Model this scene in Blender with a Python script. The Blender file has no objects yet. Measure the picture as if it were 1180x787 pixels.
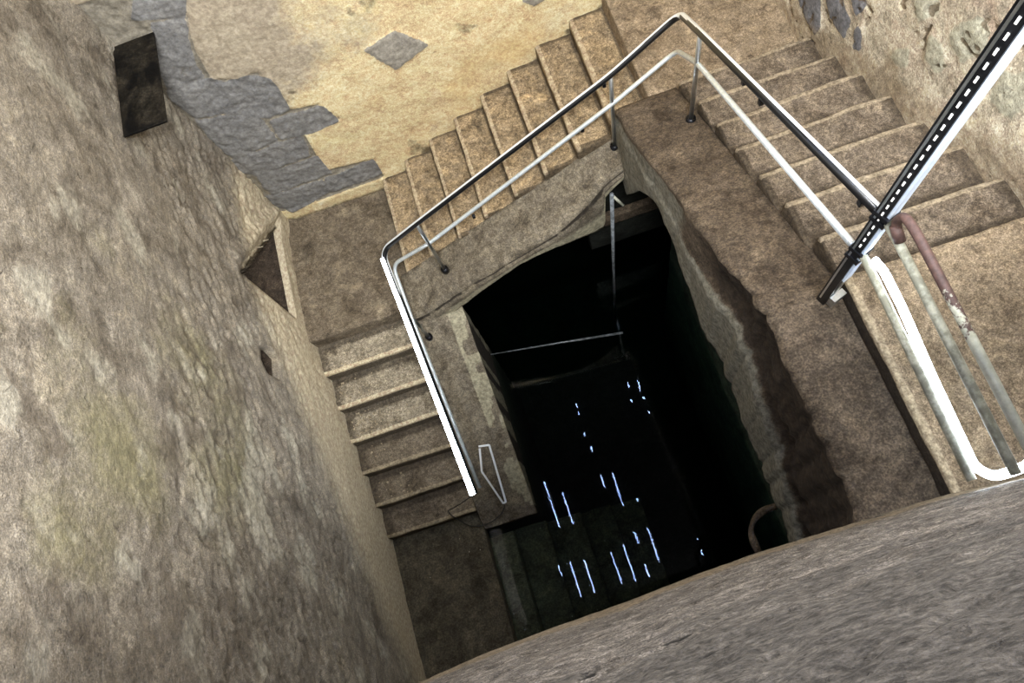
import bpy, bmesh, math, random
from mathutils import Vector, Matrix, noise
random.seed(7)
C = bpy.context.scene.collection
ZO = 9.4                      # the whole place is laid out relative to the viewer, then raised so that the well floor is z = 0
ROOT = {}

# ------------------------------------------------------------------ materials
def lin(c):
    return tuple(((v/255)/12.92 if v/255 <= .04045 else ((v/255+.055)/1.055)**2.4) for v in c) + (1,)

class NT:
    def __init__(s, name):
        s.m = bpy.data.materials.new(name); s.m.use_nodes = True
        s.t = s.m.node_tree; s.t.nodes.clear()
        s.out = s.n('ShaderNodeOutputMaterial')
    def n(s, t, **k):
        x = s.t.nodes.new(t)
        for a, b in k.items(): setattr(x, a, b)
        return x
    def l(s, a, b): s.t.links.new(a, b)
    def coords(s, scale=(1,1,1), rot=(0,0,0)):
        tc = s.n('ShaderNodeTexCoord'); mp = s.n('ShaderNodeMapping')
        mp.inputs['Scale'].default_value = scale; mp.inputs['Rotation'].default_value = rot
        s.l(tc.outputs['Object'], mp.inputs['Vector']); return mp.outputs['Vector']
    def noise(s, vec, scale, detail=6, rough=.6, dist=0):
        x = s.n('ShaderNodeTexNoise'); s.l(vec, x.inputs['Vector'])
        x.inputs['Scale'].default_value = scale; x.inputs['Detail'].default_value = detail
        x.inputs['Roughness'].default_value = rough; x.inputs['Distortion'].default_value = dist
        return x.outputs['Fac']
    def ramp(s, fac, stops):
        r = s.n('ShaderNodeValToRGB'); s.l(fac, r.inputs['Fac']); e = r.color_ramp.elements
        while len(e) < len(stops): e.new(.5)
        for i, (p, c) in enumerate(stops):
            e[i].position = p; e[i].color = c if len(c) == 4 else lin(c)
        return r.outputs['Color']
    def mix(s, fac, a, b, mode='MIX'):
        x = s.n('ShaderNodeMix', data_type='RGBA', blend_type=mode, clamp_factor=True)
        if isinstance(fac, (int, float)): x.inputs[0].default_value = fac
        else: s.l(fac, x.inputs[0])
        for v, i in ((a, 6), (b, 7)):
            if isinstance(v, tuple): x.inputs[i].default_value = v if len(v) == 4 else lin(v)
            else: s.l(v, x.inputs[i])
        return x.outputs[2]
    def math(s, op, a, b=0.0):
        x = s.n('ShaderNodeMath', operation=op)
        for v, i in ((a, 0), (b, 1)):
            if isinstance(v, (int, float)): x.inputs[i].default_value = v
            else: s.l(v, x.inputs[i])
        return x.outputs[0]
    def attr(s, name):
        a = s.n('ShaderNodeAttribute'); a.attribute_name = name; return a.outputs['Fac']

def stone(name, cols, scale=1.2, fine=22, bump=.5, dist=.02, stretch=(1,1,1), rot=(0,0,0), rough=.85,
          spec=.25, masks=(), speck=None, pits=0.0, contrast=.5, stain=.7):
    t = NT(name)
    v0 = t.coords(); v = t.coords(stretch, rot)
    n1 = t.noise(v0, scale, 8, .62, .4)
    k = len(cols)
    col = t.ramp(n1, [(.28 + .44*i/(k-1), c) for i, c in enumerate(cols)])
    n5 = t.noise(v0, scale*2.1, 9, .74, .7)
    st = t.ramp(n5, [(.36, (104,97,88)), (.47, (176,174,170)), (.54, (188,188,188)), (.66, (226,224,216))])
    col = t.mix(stain, col, st, 'OVERLAY')
    n2 = t.noise(v, fine*.28, 8, .7, .3)
    g = t.ramp(n2, [(.36, (60,58,56)), (.5, (188,188,188)), (.66, (252,252,252))])
    col = t.mix(contrast*.5, col, g, 'OVERLAY')
    n3 = t.noise(v, fine, 6, .75)
    g3 = t.ramp(n3, [(.40, (70,67,65)), (.52, (188,188,188)), (.64, (252,252,252))])
    col = t.mix(contrast*.75, col, g3, 'OVERLAY')
    n4 = t.noise(v0, fine*3.2, 4, .7)
    g4 = t.ramp(n4, [(.42, (58,56,54)), (.52, (188,188,188)), (.62, (255,255,255))])
    col = t.mix(contrast*.8, col, g4, 'OVERLAY')
    h = t.math('ADD', t.math('MULTIPLY', n2, 1.0), t.math('MULTIPLY', n3, .6))
    h = t.math('ADD', h, t.math('MULTIPLY', n4, .35))
    if pits:
        pn = t.noise(v, fine*.5, 5, .6, 1.2)
        pf = t.n('ShaderNodeMapRange'); t.l(pn, pf.inputs[0])
        pf.inputs[1].default_value = .36; pf.inputs[2].default_value = .27; pf.inputs[3].default_value = 0; pf.inputs[4].default_value = 1
        pit = pf.outputs[0]
        col = t.mix(t.math('MULTIPLY', pit, pits), col, (48,40,33))
        h = t.math('SUBTRACT', h, t.math('MULTIPLY', pit, .7))
    if speck:
        sp = t.n('ShaderNodeTexVoronoi'); t.l(v0, sp.inputs['Vector']); sp.inputs['Scale'].default_value = speck[1]
        sm = t.math('LESS_THAN', sp.outputs['Distance'], speck[2])
        sc_ = t.math('GREATER_THAN', t.noise(v0, 3.0, 3), .5)
        col = t.mix(t.math('MULTIPLY', sm, sc_), col, speck[0])
    for (an, c, amt) in masks:
        a = t.attr(an)
        jit = t.noise(v0, 20, 8, .75)
        e = t.n('ShaderNodeMapRange'); t.l(t.math('ADD', a, t.math('MULTIPLY', t.math('SUBTRACT', jit, .5), .7)), e.inputs[0])
        hard = an in ('stone', 'block', 'mortar', 'edge', 'crack')
        semi = an in ('pale', 'dirt')
        e.inputs[1].default_value = .40 if hard else .36 if semi else .30; e.inputs[2].default_value = .54 if hard else .60 if semi else .72; e.inputs[3].default_value = 0; e.inputs[4].default_value = amt
        cc = t.mix(contrast, t.mix(t.noise(v0, 5, 6, .65), c[0], c[1]), g3, 'OVERLAY') if isinstance(c[0], tuple) else c
        col = t.mix(e.outputs[0], col, cc)
    b = t.n('ShaderNodeBsdfPrincipled')
    t.l(col, b.inputs['Base Color']); b.inputs['Roughness'].default_value = rough
    b.inputs['Specular IOR Level'].default_value = spec
    bp = t.n('ShaderNodeBump'); bp.inputs['Strength'].default_value = bump; bp.inputs['Distance'].default_value = dist
    t.l(h, bp.inputs['Height']); t.l(bp.outputs[0], b.inputs['Normal'])
    t.l(b.outputs[0], t.out.inputs[0])
    return t.m

def plain(name, c, rough=.4, metal=0.0, c2=None, scale=8, th=(.45,.6), emit=0, spec=.5):
    t = NT(name); b = t.n('ShaderNodeBsdfPrincipled')
    b.inputs['Roughness'].default_value = rough; b.inputs['Metallic'].default_value = metal
    b.inputs['Specular IOR Level'].default_value = spec
    v = t.coords()
    n1 = t.noise(v, scale, 6, .65)
    col = t.ramp(n1, [(th[0], c), (th[1], c2 or c)])
    t.l(col, b.inputs['Base Color'])
    if emit:
        b.inputs['Emission Color'].default_value = lin(c); b.inputs['Emission Strength'].default_value = emit
    t.l(b.outputs[0], t.out.inputs[0]); return t.m

M = {}
M['wall_left'] = stone('aged plaster grey brown', [(106,98,87), (140,131,117), (124,116,104), (166,157,142)], scale=1.5, fine=40, bump=.7, dist=.018,
    stretch=(1,.7,1.1), rot=(math.radians(-25),0,0), rough=.6, spec=.4, pits=.5, contrast=.42,
    masks=[('moss', ((104,99,66), (136,130,92)), .6), ('pale', ((184,178,160), (164,158,142)), .55), ('dirt', ((76,67,56), (104,93,79)), .55), ('warm', ((208,195,166), (186,171,142)), .8), ('stone', ((72,74,78), (98,100,104)), .95)])
M['wall_back'] = stone('yellowed plaster', [(184,170,140), (220,204,164), (208,190,148), (228,216,186)], scale=1.0, fine=30, bump=.45, dist=.015, rough=.85, pits=.3, contrast=.34, stain=.35,
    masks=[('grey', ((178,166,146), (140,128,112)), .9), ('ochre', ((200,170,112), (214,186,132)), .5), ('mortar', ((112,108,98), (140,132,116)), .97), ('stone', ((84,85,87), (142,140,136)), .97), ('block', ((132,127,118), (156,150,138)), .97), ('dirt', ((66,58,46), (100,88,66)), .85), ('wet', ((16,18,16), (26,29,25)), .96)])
M['wall_right'] = stone('stone and lime mortar', [(164,153,134), (202,191,170), (186,175,154), (220,211,192)], scale=2.0, fine=30, bump=.7, dist=.018, rough=.85, pits=.45, contrast=.42, stain=.45,
    masks=[('pale', ((168,168,148), (182,178,158)), .8), ('stone', ((94,96,102), (124,124,128)), .95), ('dirt', ((122,104,80), (150,128,98)), .45), ('crack', ((84,70,54), (116,100,78)), .8)])
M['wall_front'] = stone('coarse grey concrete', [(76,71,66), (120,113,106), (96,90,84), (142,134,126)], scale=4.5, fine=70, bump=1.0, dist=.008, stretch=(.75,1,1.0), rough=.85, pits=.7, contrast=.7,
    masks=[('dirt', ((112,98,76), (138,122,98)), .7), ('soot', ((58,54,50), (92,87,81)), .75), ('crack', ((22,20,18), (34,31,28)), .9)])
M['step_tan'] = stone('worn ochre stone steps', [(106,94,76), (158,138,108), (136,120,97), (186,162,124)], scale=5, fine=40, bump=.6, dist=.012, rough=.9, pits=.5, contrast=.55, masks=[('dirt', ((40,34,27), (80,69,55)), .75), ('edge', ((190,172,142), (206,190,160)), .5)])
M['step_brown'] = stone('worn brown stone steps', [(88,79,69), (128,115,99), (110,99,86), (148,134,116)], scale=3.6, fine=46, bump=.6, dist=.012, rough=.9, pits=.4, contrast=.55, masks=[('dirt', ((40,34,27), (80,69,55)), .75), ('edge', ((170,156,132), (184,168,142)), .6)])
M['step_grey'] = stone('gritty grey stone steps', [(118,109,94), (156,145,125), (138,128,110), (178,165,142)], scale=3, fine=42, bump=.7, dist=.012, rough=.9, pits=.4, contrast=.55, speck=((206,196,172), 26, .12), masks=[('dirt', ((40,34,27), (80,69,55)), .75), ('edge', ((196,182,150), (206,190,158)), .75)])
M['step_mud'] = stone('muddy brown steps', [(90,81,68), (118,107,91), (104,94,79)], scale=3, fine=36, bump=.5, dist=.012, rough=.85, pits=.3, contrast=.45, masks=[('dirt', ((40,34,27), (80,69,55)), .75), ('edge', ((150,136,110), (160,146,120)), .75)])
M['step_dark'] = stone('damp dark concrete', [(60,56,46), (84,78,64), (72,66,54)], scale=2.2, fine=20, bump=.5, dist=.012, rough=.9, contrast=.4, speck=((150,144,130), 9, .05))
M['landing_dirt'] = stone('dirty landing', [(92,83,70), (124,112,94), (108,97,82), (158,145,122)], scale=2.2, fine=40, bump=.8, dist=.02, rough=.95, pits=.3, contrast=.45)
M['landing_tan'] = stone('gritty landing', [(112,99,83), (154,137,114), (133,118,98), (172,154,130)], scale=3, fine=52, bump=.6, dist=.012, rough=.9, pits=.35, contrast=.5, masks=[('dirt', ((30,25,21), (48,40,33)), .95), ('edge', ((176,160,134), (188,172,144)), .6)])
M['curb'] = stone('brown grey concrete', [(70,61,51), (99,87,73), (85,74,62), (116,103,86)], scale=2.4, fine=30, bump=.6, dist=.014, rough=.9, pits=.35, contrast=.5,
    masks=[('dark', ((36,29,23), (62,52,42)), .92), ('pale', ((128,124,110), (108,106,96)), .9)])
M['curb_grey'] = stone('grey concrete', [(88,81,70), (124,115,99), (106,98,85), (140,130,111)], scale=2.6, fine=32, bump=.5, dist=.012, rough=.9, pits=.25, contrast=.45,
    masks=[('dark', ((46,40,34), (60,54,46)), .9), ('pale', ((150,144,122), (168,161,135)), .85)])
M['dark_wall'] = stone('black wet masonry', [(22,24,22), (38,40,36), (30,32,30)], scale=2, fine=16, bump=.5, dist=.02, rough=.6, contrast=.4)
M['green_wall'] = stone('green wet masonry', [(58,78,68), (82,98,84), (66,84,74)], scale=1.5, fine=14, bump=.5, dist=.02, rough=.7, contrast=.4)
M['roof'] = stone('dark roof', [(14,14,14), (24,23,22)], scale=1, fine=10, bump=.3)
M['black_stone'] = stone('black mottled slab', [(5,5,4), (9,8,7), (40,36,29), (7,7,6)], scale=4, fine=24, bump=.4, dist=.006, rough=.6, spec=.15, contrast=.5)
M['rubble'] = stone('broken concrete', [(120,108,88), (168,154,128), (146,132,108)], scale=9, fine=60, bump=.6, dist=.01, rough=.9)
M['steel'] = plain('brushed stainless steel', (206,212,216), .30, 1.0, (222,226,228), 30)
M['mirror_steel'] = plain('polished stainless steel', (200,204,208), .10, 1.0, (210,214,216), 30)
M['dark_steel'] = plain('blackened steel', (26,27,30), .35, .7, (40,40,44), 20)
M['pale_steel'] = plain('pale zinc coating', (206,222,244), .35, .0, (222,234,248), 20)  # sky reflection put into the colour of the post's bright face
M['old_paint'] = plain('chipped cream paint', (140,140,124), .55, 0, (190,190,172), 18)
M['galv'] = plain('galvanised pipe', (206,214,216), .34, .55, (226,232,232), 30)
M['white'] = plain('bright slot', (244,244,238), .5, 0, emit=.8)  # glow stands in for light caught in the post's slots
M['led'] = plain('lit white strip', (232,244,255), .4, 0, emit=30)
M['led_soft'] = plain('lit white tube', (238,246,255), .4, 0, emit=26)
M['slit'] = plain('daylight slit', (170,196,255), .5, 0, emit=80)
M['bright'] = plain('white rod', (238,242,246), .35)
M['cable'] = plain('dark cable', (34,32,30), .5)
M['wet_pipe'] = plain('wet pale pipe', (150,156,160), .3, .3, (96,100,102), 24, (.4,.6))
def rusty():
    t = NT('rusty pipe'); v = t.coords()
    tc = t.n('ShaderNodeTexCoord'); sx = t.n('ShaderNodeSeparateXYZ'); t.l(tc.outputs['Object'], sx.inputs[0])
    n1 = t.noise(v, 16, 6, .7); n2 = t.noise(v, 40, 5, .7)
    f = t.math('ADD', t.math('ADD', t.math('MULTIPLY', sx.outputs[1], 1.5), .42), t.math('MULTIPLY', t.math('SUBTRACT', n1, .5), 1.5))
    r = t.n('ShaderNodeMapRange'); t.l(f, r.inputs[0]); r.inputs[1].default_value = .46; r.inputs[2].default_value = .54
    paint = t.ramp(n2, [(.3, (176,178,158)), (.7, (212,212,194))]); rust = t.ramp(n2, [(.3, (62,46,44)), (.7, (104,78,70))])
    col = t.mix(r.outputs[0], paint, rust)
    b = t.n('ShaderNodeBsdfPrincipled'); t.l(col, b.inputs['Base Color']); b.inputs['Roughness'].default_value = .6
    t.l(b.outputs[0], t.out.inputs[0]); return t.m
M['rusty'] = rusty()
def two_tone():  # rail reflections painted in: black towards the well, white highlight outside
    t = NT('steel rail with black grip side'); a = t.attr('grip')
    f = t.n('ShaderNodeMapRange'); t.l(a, f.inputs[0]); f.inputs[1].default_value = .45; f.inputs[2].default_value = .55
    b = t.n('ShaderNodeBsdfPrincipled'); b2 = t.n('ShaderNodeBsdfPrincipled')
    b.inputs['Base Color'].default_value = lin((232,236,238)); b.inputs['Metallic'].default_value = .35; b.inputs['Roughness'].default_value = .3
    b2.inputs['Base Color'].default_value = lin((16,16,17)); b2.inputs['Roughness'].default_value = .3
    mx = t.n('ShaderNodeMixShader'); t.l(f.outputs[0], mx.inputs[0]); t.l(b.outputs[0], mx.inputs[1]); t.l(b2.outputs[0], mx.inputs[2])
    t.l(mx.outputs[0], t.out.inputs[0]); return t.m
M['two_tone'] = two_tone()
def water_mat():
    t = NT('dark green water'); v = t.coords()
    fr = t.n('ShaderNodeFresnel'); fr.inputs['IOR'].default_value = 1.34
    gl = t.n('ShaderNodeBsdfGlossy'); gl.inputs['Roughness'].default_value = .015
    tr = t.n('ShaderNodeBsdfTransparent'); tr.inputs['Color'].default_value = (.84,.95,.91,1)
    bp = t.n('ShaderNodeBump'); bp.inputs['Strength'].default_value = .0015; bp.inputs['Distance'].default_value = .01
    t.l(t.noise(v, 5, 2), bp.inputs['Height']); t.l(bp.outputs[0], gl.inputs['Normal']); t.l(bp.outputs[0], fr.inputs['Normal'])
    mx = t.n('ShaderNodeMixShader'); t.l(fr.outputs[0], mx.inputs[0]); t.l(tr.outputs[0], mx.inputs[1]); t.l(gl.outputs[0], mx.inputs[2])
    t.l(mx.outputs[0], t.out.inputs[0])
    va = t.n('ShaderNodeVolumeAbsorption'); va.inputs['Color'].default_value = (.12,.32,.26,1); va.inputs['Density'].default_value = .8
    t.l(va.outputs[0], t.out.inputs[1]); return t.m
M['water'] = water_mat()

# ------------------------------------------------------------------ object helpers
def tagit(o, label=None, cat=None, group=None, kind=None):
    if label: o['label'] = label
    if cat: o['category'] = cat
    if group: o['group'] = group
    if kind: o['kind'] = kind
    return o
def thing(name, base, label, cat, group=None):
    o = bpy.data.objects.new(name, None); C.objects.link(o); o.empty_display_size = .1
    ROOT[o.name] = Vector(base); o.location = Vector(base) + Vector((0,0,ZO))
    return tagit(o, label, cat, group)
def wbase(o):
    return ROOT[o.name]
def link(name, me, mat, parent=None, base=None, smooth=True):
    """me has vertices in layout coordinates"""
    if base is None:
        if parent is not None: base = wbase(parent)
        else:
            xs = [v.co for v in me.vertices]
            base = Vector(((min(p.x for p in xs)+max(p.x for p in xs))/2, (min(p.y for p in xs)+max(p.y for p in xs))/2, min(p.z for p in xs)))
    base = Vector(base)
    me.transform(Matrix.Translation(-base))
    for m in (mat if isinstance(mat, (list, tuple)) else [mat]): me.materials.append(m)
    if smooth:
        for p in me.polygons: p.use_smooth = True
    o = bpy.data.objects.new(name, me); C.objects.link(o)
    ROOT[o.name] = base
    if parent is not None:
        o.parent = parent; o.location = base - wbase(parent)
    else: o.location = base + Vector((0,0,ZO))
    return o
def mesh(name, vs, fs, attrs=None):
    me = bpy.data.meshes.new(name); me.from_pydata([tuple(v) for v in vs], [], fs); me.update()
    for an, vals in (attrs or {}).items():
        a = me.attributes.new(an, 'FLOAT', 'POINT'); a.data.foreach_set('value', vals)
    return me
def merge(parts):
    vs, fs = [], []
    for v, f in parts:
        n = len(vs); vs += v; fs += [tuple(i+n for i in q) for q in f]
    return vs, fs
def fnoise(p, s, o=4):
    return noise.fractal(Vector(p)*s, .9, 2.1, o)

def rbox(lo, hi, r=.012, cell=.05, amp=.004, fn=None, seed=0.0, nscale=7):
    """box with rounded, worn edges and an uneven surface"""
    lo = Vector(lo); hi = Vector(hi); d = hi - lo
    r = min(r, min(d)*.45)
    n = [max(2, min(70, int(round(d[i]/cell)))) for i in range(3)]
    def ticks(i):
        a = [lo[i], lo[i]+r*.5, lo[i]+r]
        b = [hi[i]-r, hi[i]-r*.5, hi[i]]
        m = [lo[i]+r+(d[i]-2*r)*k/n[i] for k in range(1, n[i])]
        return a + m + b
    T = [ticks(i) for i in range(3)]
    idx = {}; vs = []; fs = []
    def vid(key):
        if key in idx: return idx[key]
        p = Vector((T[0][key[0]], T[1][key[1]], T[2][key[2]]))
        q = Vector([min(max(p[i], lo[i]+r), hi[i]-r) for i in range(3)])
        e = p - q
        if e.length > 1e-9: e = e.normalized(); p = q + e*r
        else: e = Vector((0,0,1))
        p = p + e*(amp*fnoise(p+Vector((seed, seed*1.7, 0)), nscale, 4))
        if fn: p = Vector(fn(p))
        idx[key] = len(vs); vs.append(tuple(p)); return idx[key]
    L = [len(t)-1 for t in T]
    for ax in range(3):
        b, c = (ax+1) % 3, (ax+2) % 3
        for side in (0, L[ax]):
            for i in range(L[b]):
                for j in range(L[c]):
                    ks = []
                    for (di, dj) in ((0,0), (1,0), (1,1), (0,1)):
                        k = [0,0,0]; k[ax] = side; k[b] = i+di; k[c] = j+dj; ks.append(vid(tuple(k)))
                    fs.append(tuple(ks if side else ks[::-1]))
    return vs, fs

def tube(pts, r=.02, seg=14, fillet=.08, cap=True, closed=False):
    pts = [Vector(p) for p in pts]; path = []
    for i, p in enumerate(pts):
        if i in (0, len(pts)-1) or fillet <= 0: path.append(p); continue
        a, b = pts[i-1]-p, pts[i+1]-p
        f = min(fillet, a.length*.45, b.length*.45)
        p0, p1 = p + a.normalized()*f, p + b.normalized()*f
        for k in range(9):
            t = k/8; path.append(p0*(1-t)**2 + p*2*t*(1-t) + p1*t*t)
    vs, fs = [], []; up = None
    for i, p in enumerate(path):
        d = (path[min(i+1, len(path)-1)] - path[max(i-1, 0)]).normalized()
        if up is None: up = d.orthogonal().normalized()
        up = (up - d*up.dot(d)).normalized(); s = d.cross(up)
        rr = r(i/(len(path)-1)) if callable(r) else r
        for k in range(seg):
            a = 2*math.pi*k/seg; vs.append(tuple(p + (up*math.cos(a) + s*math.sin(a))*rr))
    for i in range(len(path)-1):
        for k in range(seg):
            fs.append((i*seg+k, i*seg+(k+1) % seg, (i+1)*seg+(k+1) % seg, (i+1)*seg+k))
    if cap:
        fs.append(tuple(range(seg))[::-1]); n = (len(path)-1)*seg; fs.append(tuple(n+k for k in range(seg)))
    return vs, fs
def part(name, geo, mat, parent=None, **k):
    return link(name, mesh(name, *geo), mat, parent, **k)
def worn(geo, edge_fn, dirt_shade_fn):  # edge wear, plus dirt mixed with painted shade
    vs, fs = geo
    return vs, fs, {'edge': [edge_fn(*v) for v in vs], 'dirt': [dirt_shade_fn(*v) for v in vs]}

def inpoly(x, y, P):
    c = False; j = len(P)-1
    for i in range(len(P)):
        xi, yi = P[i]; xj, yj = P[j]
        if (yi > y) != (yj > y) and x < (xj-xi)*(y-yi)/(yj-yi)+xi: c = not c
        j = i
    return c
def dseg(x, y, P):
    m = 9
    for i in range(len(P)):
        (x1, y1), (x2, y2) = P[i-1], P[i]
        dx, dy = x2-x1, y2-y1; t = max(0, min(1, ((x-x1)*dx+(y-y1)*dy)/(dx*dx+dy*dy+1e-12)))
        m = min(m, math.hypot(x1+t*dx-x, y1+t*dy-y))
    return m
def sdf(x, y, P):
    d = dseg(x, y, P); return d if inpoly(x, y, P) else -d
def sstep(a, b, x):
    t = max(0, min(1, (x-a)/(b-a))); return t*t*(3-2*t)
def ipl(P, x):
    for (a, b), (c, d) in zip(P, P[1:]):
        if a <= x <= c: return b+(d-b)*(x-a)/(c-a)
    return P[0][1] if x < P[0][0] else P[-1][1]
def lin_ticks(*segs):
    out = []
    for a, b, s in segs:
        n = max(1, int(round(abs(b-a)/s))); out += [a+(b-a)*k/n for k in range(n)]
    return out + [segs[-1][1]]

def gridsheet(us, vs_, place, attrfn=None, flip=False):
    V = []; A = {}
    for v in vs_:
        for u in us:
            p, at = place(u, v); V.append(p)
            for k, x in at.items(): A.setdefault(k, []).append(x)
    n = len(us); F = []
    for j in range(len(vs_)-1):
        for i in range(n-1):
            q = (j*n+i, j*n+i+1, (j+1)*n+i+1, (j+1)*n+i); F.append(q[::-1] if flip else q)
    return V, F, A
def add_shell(V, F, A, us, vs_, off):
    """give a sheet thickness: a coarse back and rims, offset by vector off"""
    n, m = len(us), len(vs_)
    ring = [i for i in range(n)] + [j*n+n-1 for j in range(1, m)] + [(m-1)*n+i for i in range(n-2, -1, -1)] + [j*n for j in range(m-2, 0, -1)]
    s = len(V)
    for i in ring: V.append(tuple(Vector(V[i])+Vector(off)))
    L = len(ring)
    for k in range(L): F.append((ring[k], ring[(k+1) % L], s+(k+1) % L, s+k))
    F.append(tuple(range(s, s+L))[::-1])
    for k in A: A[k] += [0.0]*L
    return V, F, A

# ------------------------------------------------------------------ layout numbers (metres, viewer at the origin)
zA, rR, tR, yR0, xRo, xRi = -3.166, .1468, .28, .955, 2.204, 1.32      # right flight
zB = zA - 8*rR                                                          # far right landing
tB, rB, xB0, yBo, yBi = .274, .1589, 1.126, 3.988, 2.99                # far flight
zC = zB - 9*rB                                                          # far left landing
tL, rL, yL0, xLo, xLi = .285, .159, 2.727, -2.0875, -1.22              # left flight
zD = zC - 7*rL                                                          # lower landing
WATER, FLOOR = -7.02, -9.4

# ------------------------------------------------------------------ walls
# left wall
NICHE = [(2.885,-5.56), (2.915,-4.69), (3.0,-4.735), (3.09,-4.835), (3.32,-5.05), (3.61,-5.335), (3.85,-5.57)]
HOLE = [(2.345,-4.73), (2.385,-4.90), (2.347,-5.02), (2.137,-4.965), (2.131,-4.776), (2.22,-4.701)]
def left_place(y, z):
    ax = (y*1.0, z)
    s = y*.9 + z*.42; w = -y*.42 + z*.9                  # streaks run down towards the viewer
    q = Vector((s*1.1, w*3.2, 3.3))
    d = .004*fnoise(q*1.1, 1.0, 3) + .006*fnoise(Vector((s*6.5, w*9, 1.2)), 1.0, 5) + .022*fnoise((y*.7, z*.7, 9), 1, 2)
    rid = abs(fnoise(Vector((s*4.0, w*11, 7.7)), 1.0, 3)); zone = sstep(-.1, .8, fnoise((y*.9, z*.9, 4.4), 1, 3) + .75*sstep(-2.9, -4.0, z)*sstep(-6.2, -5.2, z))
    pk = sstep(.18, .42, fnoise(Vector((s*8, w*17, 3.1)), 1.0, 3))*zone; d -= .016*pk
    d -= .020*zone*sstep(.14, 0, rid)
    if 2.86 < y < 3.95 and z < -4.3:
        za = ipl(NICHE[1:], min(max(y, 2.915), 3.85))
        if z <= za or z <= -5.57: d *= sstep(0, .09, dseg(y, z, NICHE))
        elif z > -5.57:
            ed = dseg(y, z, NICHE); d += (.035*sstep(.24, .14, ed) - .085*sstep(.13, .0, ed))*sstep(2.88, 3.0, y)
    if 1.9 < y < 2.6 and -5.3 < z < -4.5: d *= sstep(0, .09, dseg(y, z, HOLE))
    d += .03*sstep(3.75, 3.99, y)                         # rounded corner with the far wall
    at = {}
    at['moss'] = max(0, min(1, .5*sstep(1.5, .2, abs(y-1.4))*sstep(1.6, .3, abs(z+3.3)) + .5*fnoise((y*1.3, z*1.3, 2), 1, 4)))
    at['pale'] = max(0, min(1, .8*fnoise((s*2.5, w*3.6, 5), 1, 6) + .45*math.exp(-((y-1.1)**2+(z+4.5)**2*.5)/.18) + .1))  # pale flakes, plus the light strip's highlight painted as one spot
    at['dirt'] = max(0, min(1, sstep(.15, .8, fnoise((s*2.2, w*3.0, 12), 1, 6))*.8 + .8*zone*sstep(.05, 0, rid) + .75*pk + .75*sstep(1.2, .2, y)*sstep(-5.2, -3.2, z)*.6 + .35*sstep(-5.9, -6.5, z)))  # dirt in patches and pits; shade painted in near the base
    base = zC if y > yL0 else (zC - (yL0-y)/tL*rL)
    at['warm'] = max(0, min(1, sstep(1.6, .25, z-base)*.95 + .6*sstep(2.6, 3.6, y)*sstep(-4.6, -5.2, z)))
    at['stone'] = max(0, 1-dseg(y, z, [(3.66,-3.95), (3.85,-4.2), (3.99,-4.4)])/.07)*0
    return (xLo + d, y, z), at
us = lin_ticks((-1.6, -.2, .1), (-.2, 4.05, .022)); vz = lin_ticks((FLOOR, -6.7, .25), (-6.7, -2.1, .022), (-2.1, -.6, .1))
V, F, A = gridsheet(us, vz, left_place)
me = mesh('wall_left', V, F, A)
bm = bmesh.new(); bm.from_mesh(me)
for poly, depth in ((NICHE, .42), (HOLE, .55)):
    dead = []
    for f in bm.faces:
        c = f.calc_center_median()
        if abs(c.x - xLo) < .12 and inpoly(c.y, c.z, poly): dead.append(f)
    bmesh.ops.delete(bm, geom=dead, context='FACES')
    edge = [e for e in bm.edges if e.is_boundary and all(dseg(v.co.y, v.co.z, poly) < .04 for v in e.verts)]
    for v in {v for e in edge for v in e.verts}:
        best = None
        for i in range(len(poly)):
            (x1, y1), (x2, y2) = poly[i-1], poly[i]; dx, dy = x2-x1, y2-y1
            t = max(0, min(1, ((v.co.y-x1)*dx+(v.co.z-y1)*dy)/(dx*dx+dy*dy))); q = (x1+t*dx, y1+t*dy)
            dd = math.hypot(q[0]-v.co.y, q[1]-v.co.z)
            if best is None or dd < best[0]: best = (dd, q)
        v.co.y, v.co.z = best[1]
    for stepd, mi in ((.06, 0), (depth-.06, 1)):
        ex = bmesh.ops.extrude_edge_only(bm, edges=edge)
        nv = [g for g in ex['geom'] if isinstance(g, bmesh.types.BMVert)]
        for v in nv:
            v.co.x -= stepd
            if mi: v.co.x += .05*fnoise((v.co.y*5, v.co.z*5, 1), 1, 3)
        for g in ex['geom']:
            if isinstance(g, bmesh.types.BMFace): g.material_index = mi
        edge = [g for g in ex['geom'] if isinstance(g, bmesh.types.BMEdge) and g.is_boundary and all(w in nv for w in g.verts)]
    fl = bmesh.ops.triangle_fill(bm, edges=edge, use_beauty=True)
    for g in fl['geom']:
        if isinstance(g, bmesh.types.BMFace): g.material_index = 1
bmesh.ops.recalc_face_normals(bm, faces=bm.faces)
bm.to_mesh(me); bm.free()
M['niche'] = stone('dark niche stone', [(40,34,29), (76,65,54), (58,49,42)], scale=5, fine=26, bump=.9, dist=.03, rough=.9, pits=.5)
o = link('wall_left', me, [M['wall_left'], M['niche']]); tagit(o, kind='structure')

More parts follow.
